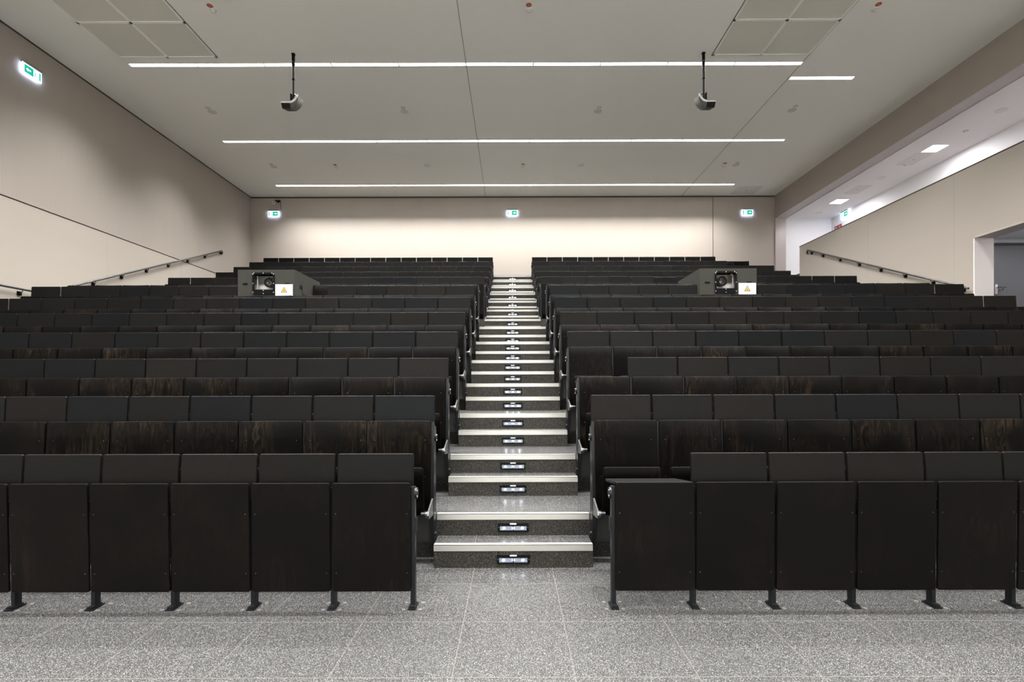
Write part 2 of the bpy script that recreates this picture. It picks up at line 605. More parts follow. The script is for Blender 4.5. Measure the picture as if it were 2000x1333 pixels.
# back wall
mb = MB()
mb.box(V(XL - 0.6, DB, plat_h(12)), V(XR, DB + 0.6, HC + 0.3), M['wall_v_x'])
mb.box(V(14.09, DB - 0.02, plat_h(13)), V(14.12, DB + 0.01, HC), M['gap'])
mb.box(V(XL, DB - 0.03, HC - 0.09), V(XR, DB + 0.01, HC + 0.01), M['gap'])
mb.box(V(XL + 0.001, DF, HC - 0.05), V(XL + 0.03, DB, HC + 0.01), M['gap'])
struct(mb, 'wall_back')
mb = MB()
mb.box(V(XL - 0.6, DF - 0.6, -EYE - 0.2), V(26, DF, HC + 0.3), M['front_wall'])
struct(mb, 'wall_front')
# ceiling
mb = MB()
mb.box(V(XL - 0.6, DF, HC), V(XR + 0.02, DB + 0.3, HC + 0.4), M['ceil'])
mb.box(V(-1.89, DF, HC - 0.006), V(-1.86, DB, HC + 0.01), M['joint'])
mb.box(V(11.88, DF, HC - 0.006), V(11.91, DB, HC + 0.01), M['joint'])
struct(mb, 'ceiling')
# right side: beam, low panelled wall with opening, alcove behind it
mb = MB()
mb.box(V(XR, DF, HA), V(XRO, DB, HC + 0.3), M['wall_v_y'], skip=(0,))
a, b = V(XR, DF, HA), V(XRO, DB, HA)
mb.add([(a.x, a.y, a.z), (b.x, a.y, a.z), (b.x, b.y, a.z), (a.x, b.y, a.z)], [(0, 1, 2, 3)], M['soffit'])
bm_ = struct(mb, 'trim_1')
mb = MB()
mb.box(V(XR, DB - 0.1, plat_h(13)), V(XRO, DB + 0.6, HA), M['pier'])
struct(mb, 'trim_2')
OD0, OD1, OH = 15.9, 20.47, 5.74
mb = MB()
mb.box(V(XR, OD1, -EYE), V(XRO, 32.9, HT), M['wall_h'])
mb.box(V(XR, OD0, OH), V(XRO, OD1 + 0.001, HT), M['wall_h'])
mb.box(V(XR, DF, -EYE), V(XRO, OD0, HT), M['wall_h'])
for d in (21.4, 26.57):
    mb.box(V(XR - 0.006, d - 0.010, plat_h(6)), V(XR + 0.01, d + 0.010, HT), M['joint'])
mb.box(V(XR - 0.012, DF, HT - 0.03), V(XRO, 32.9, HT + 0.015), M['gap'])
# opening lining
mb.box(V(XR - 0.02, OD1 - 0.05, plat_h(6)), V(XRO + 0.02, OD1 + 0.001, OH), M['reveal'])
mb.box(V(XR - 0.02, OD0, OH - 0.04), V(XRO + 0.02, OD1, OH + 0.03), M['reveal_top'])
struct(mb, 'wall_right')
mb = MB()
mb.box(V(XA, DF, 6.6), V(XA + 0.6, DB + 0.6, HC), M['white'])
mb.box(V(XRO, DB, 6.6), V(XA + 0.6, DB + 0.6, HC), M['white'])
struct(mb, 'wall_alcove')
mb = MB()
mb.box(V(XRO, DF, HA + 0.001), V(XA + 0.1, DB + 0.1, HA + 0.4), M['white2'])
mb.box(V(XRO - 0.02, DF, HA - 0.05), V(XRO + 0.18, DB, HA + 0.05), M['white2'])
struct(mb, 'ceiling_alcove')
mb = MB()
mb.box(V(XRO - 0.02, DF, 6.25), V(XA + 0.1, DB, plat_h(13)), M['gallery_floor'])
mb.box(V(XR, 32.9, 6.5), V(XRO, DB, plat_h(13)), M['terr'])
struct(mb, 'floor_gallery')
# vestibule behind the opening
mb = MB()
mb.box(V(XRO, 22.3, plat_h(6) - 0.2), V(26, 22.9, 6.3), M['white'])
mb.box(V(25.2, 14, plat_h(6) - 0.2), V(26, 22.9, 6.3), M['white'])
mb.box(V(XRO, 14, plat_h(6) - 0.2), V(26, 14.5, 6.3), M['white'])
mb.box(V(XRO, 14, plat_h(6) - 0.4), V(26, 22.9, plat_h(6)), M['terr'])
mb.box(V(XRO, 14, 6.17), V(26, 22.9, 6.4), M['white'])
struct(mb, 'wall_vestibule')
dr = thing('door_1', V(21.5, 22.3, plat_h(6)), None, None)
dr['kind'] = 'structure'
b0 = V(21.5, 22.3, plat_h(6))


def rel(X, D, H):
    return V(X, D, H) - b0


mb = MB()
mb.box(rel(20.72, 22.19, plat_h(6)), rel(22.19, 22.28, 5.87), M['doorgrey'])
mb.build('door_leaf', dr)
mb = MB()
mb.box(rel(20.62, 22.17, plat_h(6)), rel(20.72, 22.295, 5.98), M['doorframe'])
mb.box(rel(22.205, 22.17, plat_h(6)), rel(22.32, 22.295, 5.98), M['doorframe'])
mb.box(rel(20.62, 22.17, 5.885), rel(22.32, 22.295, 5.98), M['doorframe'])
mb.build('door_frame', dr)
mb = MB()
mb.box(rel(20.88, 22.15, 3.76), rel(20.99, 22.195, 4.18), M['reveal'])
mb.cyl(rel(20.94, 22.15, 4.02), rel(20.94, 21.98, 4.02), 0.009, M['steel_bright'])
mb.cyl(rel(20.94, 21.98, 4.02), rel(21.20, 21.98, 4.02), 0.009, M['steel_bright'])
mb.tube([rel(20.94, 22.1, 3.93), rel(21.0, 22.02, 3.9), rel(21.12, 22.02, 3.92), rel(21.14, 22.1, 4.0)], 0.005, M['steel'])
mb.build('door_handle', dr)

t = MB().box((-0.09, -0.004, -0.065), (0.09, 0, 0.065), M['sign_lum']).build('door_sign', None, V(22.5, 22.29, 5.5))
tag(t, 'pale green luminous sign beside the grey door in the side opening', 'sign')

# ---------------------------------------------------------------- ceiling strip lights
SEG = 2.759
light_data = bpy.data.lights.new('strip_light_lamp', 'AREA')
light_data.shape = 'RECTANGLE'
light_data.size = SEG * W * 0.97
light_data.size_y = 0.085
light_data.energy = STRIP_POWER
light_data.spread = STRIP_SPREAD
light_data.color = (1.0, 0.995, 0.97)
podium_data = light_data.copy()  # stronger, narrower fill behind the camera, added to brighten the ceiling by bounce
podium_data.energy = PODIUM_POWER
podium_data.spread = math.radians(78)
rear_data = light_data.copy()
rear_data.energy = STRIP_POWER * 0.68
sw = 0.046
dm = MB()
L = SEG * W / 2
dm.add([(-L + .012, -sw, -0.006), (L - .012, -sw, -0.006), (L - .012, sw, -0.006), (-L + .012, sw, -0.006)], [(0, 1, 2, 3)], M['glow'])
dm_me = dm.mesh('strip_diffuser')
hm = MB()
hm.box((-L + .004, -sw - 0.012, -0.008), (L - .004, -sw, 0.004), M['lamp_metal'])
hm.box((-L + .004, sw, -0.008), (L - .004, sw + 0.012, 0.004), M['lamp_metal'])
hm.box((-L + .004, -sw, -0.008), (-L + .012, sw, 0.004), M['det_dark'])
hm.box((L - .012, -sw, -0.008), (L - .004, sw, 0.004), M['det_dark'])
hm_me = hm.mesh('strip_housing')
rows = [(21.01, -15.68, 10, 'front'), (22.03, 11.95, 1, 'offset'), (27.69, -15.62, 11, 'middle'), (33.9, -15.64, 11, 'rear'),
        (14.3, -15.6, 11, 'x'), (7.7, -15.6, 11, 'x'), (1.1, -15.6, 11, 'x'), (-5.5, -15.6, 11, 'x'), (-11.0, -15.6, 11, 'x')]  # negative depths are unseen fill rows, added behind the camera
for D, X0, n, nm in rows:
    for k in range(n):
        p = V(X0 + SEG * (k + 0.5), D, HC)
        if nm == 'offset':
            lab = 'short lone ceiling light strip offset behind the right end of the nearest visible row'
        elif nm == 'x':
            lab = '%s ceiling light strip from the left wall, %s row over the hall front' % (NUM[k + 1], {14.3: 'rear', 7.7: 'second', 1.1: 'third', -5.5: 'fourth', -11.0: 'foremost'}[D])
        else:
            lab = '%s light strip from the left wall in the %s ceiling light row' % (NUM[k + 1], {'front': 'nearest', 'middle': 'middle', 'rear': 'farthest'}[nm])
        t = thing('strip_light', p, lab, 'ceiling light', 'ceiling light strips, %s row' % nm if nm != 'x' else 'ceiling light strips over the hall front')
        link('diffuser', dm_me, t)
        link('housing', hm_me, t)
        lo = bpy.data.objects.new('strip_light_lamp', podium_data if D < 0 else rear_data if D > 30 else light_data)
        COL.objects.link(lo)
        lo.parent = t
        lo.location = (0, 0, -0.012)

# alcove downlights
sq = bpy.data.lights.new('downlight_lamp', 'AREA')
sq.shape = 'SQUARE'
sq.size = 0.36
sq.energy = ALCOVE_POWER
sq.color = (1.0, 0.955, 0.965)
sq.spread = math.radians(180)
for D, nm in ((25.2, 'nearer square ceiling light in the side gallery'), (32.6, 'farther square ceiling light in the side gallery near the rear exit'),
              (17.8, 'square ceiling light in the side gallery beyond the picture edge')):
    t = thing('square_downlight', V(20.8, D, HA), nm, 'ceiling light', 'square lights of the side gallery')
    mb = MB()
    mb.add([(-.19, -.19, -.006), (.19, -.19, -.006), (.19, .19, -.006), (-.19, .19, -.006)], [(0, 1, 2, 3)], M['glow_sq'])
    mb.build('diffuser', t)
    mb = MB()
    for a, b in (((-.2, -.2), (.2, -.19)), ((-.2, .19), (.2, .2)), ((-.2, -.19), (-.19, .19)), ((.19, -.19), (.2, .19))):
        mb.box((*a, -.009), (*b, .003), M['white2'])
    mb.build('rim', t)
    lo = bpy.data.objects.new('downlight_lamp', sq)
    COL.objects.link(lo)
    lo.parent = t
    lo.location = (0, 0, -0.015)
# vestibule lamp
t = thing('square_downlight', V(22.0, 19.3, 6.17), 'square ceiling light inside the side door lobby, out of sight', 'ceiling light')
mb = MB()
mb.add([(-.15, -.15, -.006), (.15, -.15, -.006), (.15, .15, -.006), (-.15, .15, -.006)], [(0, 1, 2, 3)], M['glow_sq'])
mb.build('diffuser', t)
sq2 = sq.copy()
sq2.energy = 24
lo = bpy.data.objects.new('lobby_lamp', sq2)
COL.objects.link(lo)
lo.parent = t
lo.location = (0, 0, -0.015)

# ---------------------------------------------------------------- seats
# local frame: origin on the row's floor below the top edge of the backrest, x across, y away, z up
RISE = R_H * W
PW = 0.968 * W
ZTOP = 2.222 * W
FLAP_TOP = 1.909 * W
FLAP_H = 0.345


def me_backrest(mat, name='backrest'):
    mb = MB()
    P = board(mb, PW, 0.43, ZTOP, 0.014, mat, r=0.014, c=0.0025, sag=0.026, y_top=0.0, y_bot=-0.036)
    for sx in (-1, 1):
        for z in (ZTOP - 0.152, ZTOP - 0.44):
            x, y, zz = P(sx * (PW / 2 - 0.047), z, -0.0082)
            screw_dot(mb, (x, y, zz))
    return mb.mesh(name)


def me_seat():
    mb = MB()
    board(mb, 0.86 * W, 0.425, 0.795, 0.016, M['back'], r=0.02, c=0.003, sag=0.006, y_top=-0.21, y_bot=-0.165, roll=0.012)
    mb.box((-0.19, -0.16, 0.425), (0.19, -0.13, 0.46), M['steel'])
    return mb.mesh('folding_seat')


def me_flap(mat, base, y):
    """desk flap folded upright; base = height of its users' floor in this frame"""
    mb = MB()
    board(mb, PW, base + FLAP_TOP - FLAP_H, base + FLAP_TOP, 0.019, mat, r=0.010, c=0.003, y_top=y, y_bot=y - 0.022)
    for sx in (-1, 1):
        mb.box((sx * (PW / 2 - 0.05) - 0.012, y - 0.07, base + FLAP_TOP - FLAP_H - 0.02), (sx * (PW / 2 - 0.05) + 0.012, y + 0.0, base + FLAP_TOP - FLAP_H + 0.05), M['steel'])
    return mb.mesh('desk_flap')


def me_flap_down(mat, base, y):
    mb = MB()
    board(mb, PW, 0, FLAP_H, 0.019, mat, r=0.010, c=0.003)
    # lay it down: z runs away from the viewer, sloping towards the sitter
    z0 = base + 0.792
    ca, sa = math.cos(math.radians(7.5)), math.sin(math.radians(7.5))
    out = []
    for x, yy, z in mb.v:
        out.append((x, y + 0.012 + z * ca + yy * sa, z0 - z * sa + yy * -ca * -1 * -1))
    mb.v = out
    return mb.mesh('desk_flap')


ME = {}
ME['back'] = me_backrest(M['back'])
ME['back_red'] = me_backrest(M['back_red'])
ME['seat'] = me_seat()
YF = 0.190
for nm in ('flap', 'flap_brown', 'flap_blue'):
    ME[nm] = me_flap(M[nm], RISE, YF)
    ME['front_' + nm] = me_flap(M[nm], 0.0, 0.108)
    ME[nm + '_down'] = me_flap_down(M[nm], RISE - 0.022, 0.02)
    ME['front_' + nm + '_down'] = me_flap_down(M[nm], 0.0, 0.012)


def me_stanchion(end=0):
    """upright of dark steel at the seam; end=+1/-1 is the aisle one, facing +x or -x"""
    mb = MB()
    pts = [(-0.018, 0.40), (-0.017, 0.55), (-0.006, 0.75), (0.009, ZTOP - 0.008), (0.03, ZTOP - 0.012), (0.075, ZTOP - 0.06), (0.10, ZTOP - 0.11), (0.095, 0.75), (0.105, 0.30), (0.105, 0.13), (0.02, 0.13), (-0.01, 0.3)]
    n = len(pts)
    hw = 0.0125 if not end else 0.014
    vs = [(-hw, y, z) for y, z in pts] + [(hw, y, z) for y, z in pts]
    mb.add(vs, [tuple(range(n)), tuple(reversed(range(n, 2 * n)))] + [(i, n + i, n + (i + 1) % n, (i + 1) % n) for i in range(n)], M['steel'])
    if not end:
        mb.box((-0.012, -0.16, 0.41), (0.012, -0.05, 0.47), M['steel'])
    else:
        mb.cyl((end * 0.012, 0.05, 0.22), (end * 0.026, 0.05, 0.22), 0.018, M['steel'])
        mb.cyl((end * 0.012, 0.06, ZTOP - 0.14), (end * 0.026, 0.06, ZTOP - 0.14), 0.03, M['steel'])
        mb.cyl((end * 0.026, 0.06, ZTOP - 0.12), (end * 0.030, 0.06, ZTOP - 0.12), 0.005, M['bar'])
        mb.cyl((end * 0.026, 0.06, ZTOP - 0.16), (end * 0.030, 0.06, ZTOP - 0.16), 0.005, M['bar'])
        mb.box((-0.011, 0.06, RISE + 0.66), (0.011, YF - 0.05, RISE + 0.72), M['steel'])
    return mb.mesh('stanchion')


def me_arm(end):
    mb = MB()
    pts = [(-0.06, 0.53), (-0.25, 0.475), (-0.27, 0.45), (-0.25, 0.42), (-0.06, 0.40)]
    n = len(pts)
    x0, x1 = end * 0.004, end * 0.016
    vs = [(x0, y, z) for y, z in pts] + [(x1, y, z) for y, z in pts]
    mb.add(vs, [tuple(range(n)), tuple(reversed(range(n, 2 * n)))] + [(i, n + i, n + (i + 1) % n, (i + 1) % n) for i in range(n)], M['steel_bright'])
    mb.cyl((-end * 0.045, -0.235, 0.448), (end * 0.004, -0.235, 0.448), 0.021, M['steel'])
    mb.cyl((-end * 0.012, -0.235, 0.448), (end * 0.005, -0.235, 0.448), 0.024, M['steel_bright'])
    return mb.mesh('seat_pivot')


def me_base(step):
    mb = MB()
    hw = W / 2 - 0.016
    mb.box((-hw, 0.055, 0.15), (hw, 0.075, 0.62), M['steel_base'])
    mb.box((-hw + 0.02, 0.045, 0.17), (hw - 0.02, 0.056, 0.40), M['steel_base'], bevel=0.002)
    return mb.mesh('base_panel')


ME['post'] = me_stanchion(0)
ME['post_p'] = me_stanchion(1)
ME['post_n'] = me_stanchion(-1)
ME['arm_p'] = me_arm(1)
ME['arm_n'] = me_arm(-1)
ME['base'] = me_base(0)

SEAM0 = 1.258
BLUE = {('L', 1): (0, 3, 5), ('L', 2): (7, 8), ('L', 3): (1, 2, 3, 4, 7, 9, 10), ('L', 4): (5, 9, 12), ('L', 5): (1, 2, 5, 6, 9), ('L', 6): (3, 11),
        ('R', 1): (4,), ('R', 3): (3, 4, 5, 9), ('R', 4): (8,), ('R', 5): (0, 3, 9, 10), ('R', 6): (0, 8, 9, 10),
        ('L', 8): (4, 7, 8), ('L', 9): (6,), ('R', 7): (3, 6), ('L', 7): (3, 4), ('R', 9): (5,), ('L', 0): (6,), ('R', 0): ()}
# flap index: 0 = front desks, k = flap carried by seat row k, used by row k+1; 7 is none, 'U' = upper front desks
DOWN = {('L', 6): (5,), ('R', 2): (0,), ('L', 9): (9,), ('R', 'U'): (5,)}


def seat_pos(side, row, c):
    kD = (row - 1) if row <= 7 else row
    kH = (row - 1)
    D = 7.974 + R_D * (kD if row <= 7 else row + 0)
    H = -0.598 + R_H * kH
    if row > 7:
        D = 6.566 + 1.408 + R_D * (row + 1)
        D = 24.084 + R_D * (row - 8)
    top = V(0, D, H)
    sx = -1 if side == 'L' else 1
    return Vector((sx * (SEAM0 + c + 0.5) * W, top.y, top.z - ZTOP))


NCOL = {'L': 15, 'R': 14}
VIS = {1: 8, 2: 10, 3: 12, 4: 13, 5: 15}
BOX = {'L': (6, 7), 'R': (5, 6)}


def flap_kind(side, k, c):
    if c in BLUE.get((side, k), ()):
        return 'flap_blue'
    r = random.random()
    return 'flap_brown' if r < 0.28 else 'flap'


def seat_parts(side, row, c):
    """[(part name, mesh, x offset)] of one seat"""
    sx = -1 if side == 'L' else 1
    out = [('backrest', ME['back_red' if random.random() < 0.35 else 'back'], 0.0), ('folding_seat', ME['seat'], 0.0)]
    has_flap = row != 7 and not (row == 13 and side == 'R' and c >= 12) and not (row == 12 and side == 'R' and c >= 12)
    if row == 6 and c in BOX[side]:
        has_flap = False
    if has_flap:
        fk = flap_kind(side, row, c)
        if c in DOWN.get((side, row), ()):
            fk += '_down'
        out.append(('desk_flap', ME[fk], 0.0))
    else:
        fk = None
    out.append(('stanchion', ME['post'], sx * W / 2))
    if c == 0:
        out.append(('stanchion', ME['post_p' if sx < 0 else 'post_n'], -sx * W / 2))
        out.append(('seat_pivot', ME['arm_p' if sx < 0 else 'arm_n'], -sx * W / 2))
    if row <= 8 or c < 2:
        out.append(('base_panel', ME['base'], 0.0))
    return out, fk


SIDE = {'L': 'left', 'R': 'right'}
for side in 'LR':
    for row in range(1, 14):
        n = min(NCOL[side], VIS.get(row, 99))
        if row == 13:
            # the last row is too far to tell apart: one mass
            mb = MB()
            for c in range(n):
                p0 = seat_pos(side, row, c)
                parts, fk = seat_parts(side, row, c)
                for nm, me, dx in parts:
                    mats = list(me.materials)
                    base = len(mb.v)
                    mb.v += [(v.co.x + dx + p0.x, v.co.y + p0.y, v.co.z + p0.z) for v in me.vertices]
                    for pl in me.polygons:
                        mb.f.append(tuple(base + q for q in pl.vertices))
                        mb.m.append(mb.mi(mats[pl.material_index]))
                        mb.s.append(pl.use_smooth)
            t = mb.build('rearmost_seats')
            tag(t, 'rearmost row of dark folding seats of the %s block, before the back wall' % SIDE[side], 'seat row', None, 'stuff')
            continue
        for c in range(n):
            if row == 7 and c in BOX[side]:
                continue
            parts, fk = seat_parts(side, row, c)
            word = 'dark wooden folding seat'
            if fk and fk.endswith('_down'):
                word = 'dark seat with lowered desk flap'
            elif fk and 'blue' in fk:
                word = 'dark folding seat with blue-black desk flap'
            end = 'at the aisle' if c == 0 else '%s from the aisle' % NUM[c + 1]
            t = thing('lecture_seat', seat_pos(side, row, c), '%s, %s, row %s, %s block' % (word, end, CARD[row], SIDE[side]), 'seat',
                      'folding seats of row %s, %s block' % (CARD[row], SIDE[side]))
            for nm, me, dx in parts:
                o = link(nm, me, t)
                if dx:
                    o.location = (dx, 0, 0)
                if nm == 'desk_flap' and fk and 'blue' in fk:
                    o['label'] = 'blue-black desk flap'

# ---------------------------------------------------------------- front desks (panels on legs with a flap behind)
PT = (EYE - 1.244) * W
PB = (EYE - 2.600) * W
mb = MB()
P = board(mb, 0.968 * W, PB, PT, 0.018, M['front'], r=0.013, c=0.0025, y_top=0.0, y_bot=0.015)
for sx in (-1, 1):
    for z in (PT - 0.195, PT - 0.572):
        x, y, zz = P(sx * (0.44 * W), z, -0.0094)
        screw_dot(mb, (x, y, zz))
ME['panel'] = mb.mesh('front_panel')


def me_leg(end):
    mb = MB()
    hw = 0.0145
    mb.box((-hw, 0.027, 0.012), (hw, 0.072, PT - 0.034), M['steel'], bevel=0.002)
    mb.box((-0.026, -0.012, 0.0), (0.026, 0.095, 0.010), M['steel'], bevel=0.003)
    mb.box((-0.020, -0.002, 0.009), (0.020, 0.080, 0.022), M['steel'], bevel=0.003)
    if end:
        mb.cyl((end * hw, 0.045, PT - 0.075), (end * (hw + 0.014), 0.045, PT - 0.075), 0.036, M['steel'])
        for dz in (-0.018, 0.018):
            mb.cyl((end * (hw + 0.014), 0.03, PT - 0.075 + dz), (end * (hw + 0.017), 0.03, PT - 0.075 + dz), 0.005, M['bar'])
        mb.box((min(end * hw, end * (hw + 0.012)), 0.03, PT - 0.32), (max(end * hw, end * (hw + 0.012)), 0.055, PT - 0.23), M['steel'], bevel=0.002)
    for dx in (-0.052, 0.052):
        for dy in (0.0, 0.1):
            mb.cyl((dx, dy, 0.0), (dx, dy, 0.0025), 0.011, M['bolt'], n=14)
            mb.cyl((dx, dy, 0.0024), (dx, dy, 0.003), 0.007, M['gap'], n=14)
    return mb.mesh('leg')


ME['leg'] = me_leg(0)
ME['leg_p'] = me_leg(1)
ME['leg_n'] = me_leg(-1)
for side in 'LR':
    sx = -1 if side == 'L' else 1
    for blk in (0, 'U'):
        n = 7 if blk == 0 else 14
        for c in range(n):
            D = 6.349 if blk == 0 else 22.46
            fl = -EYE if blk == 0 else plat_h(7)
            p = V(0, D, fl)
            p.x = sx * (SEAM0 + c + 0.5) * W
            end = 'at the aisle' if c == 0 else '%s from the aisle' % NUM[c + 1]
            fk = flap_kind(side, 0 if blk == 0 else 7, c)
            down = (blk == 0 and side == 'R' and c == 0) or (blk == 'U' and c in DOWN.get((side, 'U'), ()))
            lab = 'dark desk%s, %s, %s' % (' with lowered flap' if down else '', end,
                                                        'foremost row of the %s block' % SIDE[side] if blk == 0 else 'upper %s block behind the cross aisle' % SIDE[side])
            t = thing('front_desk', p, lab, 'desk', 'desk fronts of the %s %s block' % ('lower' if blk == 0 else 'upper', SIDE[side]))
            link('front_panel', ME['panel'], t)
            link('desk_flap', ME['front_' + fk + ('_down' if down else '')], t)
            o = link('leg', ME['leg'], t)
            o.location = (sx * W / 2, 0, 0)
            if c == 0:
                o = link('leg', ME['leg_p' if sx < 0 else 'leg_n'], t)
                o.location = (-sx * W / 2, 0, 0)

# ---------------------------------------------------------------- step lights
fr = MB()
hw, hh = 0.127, 0.0335
fr.box((-hw, -0.006, -hh), (hw, 0.0, -0.024), M['black'])
fr.box((-hw, -0.006, 0.011), (hw, 0.0, hh), M['black'])
fr.box((-hw, -0.006, -0.024), (-hw + 0.018, 0.0, 0.011), M['black'])
fr.box((hw - 0.018, -0.006, -0.024), (hw, 0.0, 0.011), M['black'])
for sx in (-1, 1):
    fr.cyl((sx * (hw - 0.008), -0.006, 0), (sx * (hw - 0.008), -0.008, 0), 0.0035, M['bolt'])
ME['sl_frame'] = fr.mesh('frame')
lv = MB()
for k in range(4):
    z = -0.021 + k * 0.0095
    lv.box((-hw + 0.018, -0.005, z - 0.0009), (hw - 0.018, -0.001, z + 0.0009), M['bar'])
lv.box((-0.004, -0.005, -0.024), (0.004, -0.001, 0.011), M['black'])
ME['sl_louvre'] = lv.mesh('louvre')
le = MB()
le.add([(-hw + .018, -0.0006, -0.024), (hw - .018, -0.0006, -0.024), (hw - .018, -0.0006, 0.011), (-hw + .018, -0.0006, 0.011)], [(0, 1, 2, 3)], M['led_dim'])
for x in (-0.075, 0.0, 0.075):
    n = 12
    le.add([(x + 0.012 * math.cos(2 * math.pi * i / n), -0.0012, -0.0065 + 0.0085 * math.sin(2 * math.pi * i / n)) for i in range(n)], [tuple(range(n))], M['led'])
ME['sl_led'] = le.mesh('led_field')
tg = MB().box((-0.027, -0.008, 0.024), (0.027, -0.005, hh + 0.001), M['tag'])
ME['sl_tag'] = tg.mesh('number_plate')
for i, (y, zb) in enumerate(STEP_FACES):
    t = thing('step_light', (0, y - 0.0005, zb + 0.067), 'louvred step light in the %s riser up from the hall floor' % NUM[i + 1], 'step light', 'step lights of the centre aisle')
    link('frame', ME['sl_frame'], t)
    link('louvre', ME['sl_louvre'], t)
    link('led_field', ME['sl_led'], t)
    link('number_plate', ME['sl_tag'], t)

# ---------------------------------------------------------------- projector boxes in row seven
DFB, DBB = 17.2, 19.45


def proj_box(X0, X1, top, lens_u, strip_side, side_dir, label, sign_label):
    fl = plat_h(5)
    org = V((X0 + X1) / 2, DFB, fl)
    t = thing('projector_box', org, label, 'projector box', 'projector boxes')

    def q(u, d, H):
        return V(X0 + u, DFB + d, H) - org
    wd = X1 - X0
    fu0, fu1, fh0, fh1 = 0.497, 1.235, top - 0.835, top - 0.10      # frame
    wu0, wu1, wh0, wh1 = 0.555, 1.19, top - 0.67, top - 0.16        # glass
    mb = MB()
    th = 0.05
    bf = fl + 0.6
    # front skin around the window
    mb.box(q(0, 0, bf), q(wu0, th, top), M['box'])
    mb.box(q(wu1, 0, bf), q(wd, th, top), M['box'])
    mb.box(q(wu0, 0, wh1), q(wu1, th, top), M['box'])
    mb.box(q(wu0, 0, bf), q(wu1, th, wh0), M['box'])
    # sides, top, back
    mb.box(q(0, th, bf), q(th, DBB - DFB, top), M['box'])
    mb.box(q(wd - th, th, bf), q(wd, DBB - DFB, top), M['box'])
    mb.box(q(th, th, top - 0.05), q(wd - th, DBB - DFB, top), M['box'])
    mb.box(q(th, DBB - DFB - 0.05, bf), q(wd - th, DBB - DFB, top - 0.05), M['box'])
    mb.box(q(0.15, 0.2, fl), q(wd - 0.15, DBB - DFB - 0.2, bf), M['steel_base'])
    mb.build('body', t)
    mb = MB()
    mb.box(q(0.35, 0.55, bf + 0.1), q(1.6, 0.6, top - 0.1), M['box_in'])
    mb.box(q(0.35, 0.3, wh0 + 0.0), q(1.6, 0.31, wh0 + 0.24), M['spk_rim'])
    mb.box(q(0.3, 0.1, bf + 0.1), q(0.34, 0.6, top - 0.1), M['box_in'])
    su = wu0 + 0.03 if strip_side < 0 else wu1 - 0.05
    mb.box(q(su, 0.12, wh0 + 0.02), q(su + 0.035, 0.15, wh1 - 0.02), M['paper'])
    if strip_side > 0:
        mb.box(q(su - 0.06, 0.10, wh1 - 0.06), q(su - 0.005, 0.14, wh1 - 0.01), M['orange'])
    mb.build('projector', t)
    # lens
    mb = MB()
    c = q(lens_u, 0.28, top - 0.41)
    f = q(lens_u, 0.08, top - 0.41)
    r = 0.17 * W
    mb.cyl(c, f, r, M['lens_ring'], n=32)
    mb.cyl(f, f + Vector((0, -0.004, 0)), r * 0.86, M['black'], n=32)
    mb.cyl(f + Vector((0, -0.004, 0)), f + Vector((0, -0.006, 0)), r * 0.62, M['lens'], n=32, r2=r * 0.4)
    mb.cyl(f + Vector((0.02 * 0 - 0.018, -0.004, -0.012)), f + Vector((-0.018, -0.0085, -0.012)), r * 0.12, M['lens_dot'], n=12)  # pale disc drawn as a glint on the lens
    mb.build('lens', t)
    # black frame with screws
    mb = MB()

    def rr(u0, u1, h0, h1, rad):
        pts = []
        for cx, cz, a0 in ((u1 - rad, h1 - rad, 0), (u0 + rad, h1 - rad, 90), (u0 + rad, h0 + rad, 180), (u1 - rad, h0 + rad, 270)):
            for k in range(5):
                a = math.radians(a0 + 90 * k / 4)
                pts.append((cx + rad * math.cos(a), cz + rad * math.sin(a)))
        return pts
    outer = [q(a, -0.03, b) for a, b in rr(fu0, fu1, fh0, fh1, 0.07)]
    inner = [q(a, -0.03, b) for a, b in rr(wu0, wu1, wh0, wh1, 0.015)]
    n = len(outer)
    outer2 = [p + Vector((0, 0.0148, 0)) for p in outer]
    inner2 = [p + Vector((0, 0.0148, 0)) for p in inner]
    mb.add(outer + inner, [(i, (i + 1) % n, n + (i + 1) % n, n + i) for i in range(n)], M['black'])
    mb.add(outer + outer2, [(i, (i + 1) % n, n + (i + 1) % n, n + i) for i in range(n)], M['black'])
    mb.add(inner + inner2, [(i, (i + 1) % n, n + (i + 1) % n, n + i) for i in range(n)], M['black'])
    for u, h in ((fu0 + .055, fh1 - .02), (0.5 * (fu0 + fu1), fh1 - .02), (fu1 - .075, fh1 - .02), (fu0 + .02, fh1 - .055), (fu1 - .025, fh1 - .055),
                 (fu0 + .025, 0.5 * (fh0 + fh1)), (fu1 - .025, 0.5 * (fh0 + fh1)), (fu0 + .025, fh0 + .07), (fu1 - .025, fh0 + .07), (0.5 * (fu0 + fu1), fh0 + .03), (0.5 * (fu0 + fu1), fh0 + .135)):
        p = q(u, -0.03, h)
        mb.cyl(p, p + Vector((0, -0.003, 0)), 0.0062, M['tag'], n=10)
    mb.build('window_frame', t)
    mb = MB()
    for u in (0.165, 1.57):
        mb.box(q(u, -0.006, top - 0.51), q(u + 0.17, 0.001, top - 0.445), M['handle'])
        mb.box(q(u + .015, -0.010, top - 0.495), q(u + 0.13, -0.005, top - 0.46), M['black'])
    mb.build('handle', t)
    # side door seen obliquely
    mb = MB()
    sxx = wd + 0.004 if side_dir > 0 else -0.004
    e = 0.006 * side_dir
    a, b = sorted((sxx, sxx + e))
    mb.box(q(a, 0.62, top - 0.72), q(b, 1.95, top - 0.26), M['box'])
    a, b = sorted((sxx, sxx + 2.2 * e))
    mb.box(q(a, 0.42, top - 0.55), q(b, 0.60, top - 0.44), M['handle'])
    mb.build('side_door', t)
    # laser warning sheet
    sh = thing('warning_sheet', q(0, 0, 0) + org, sign_label, 'sign', 'laser warning sheets')
    o2 = Vector(sh.location)

    def g(u, d, H):
        return V(X0 + u, DFB + d, H) - o2
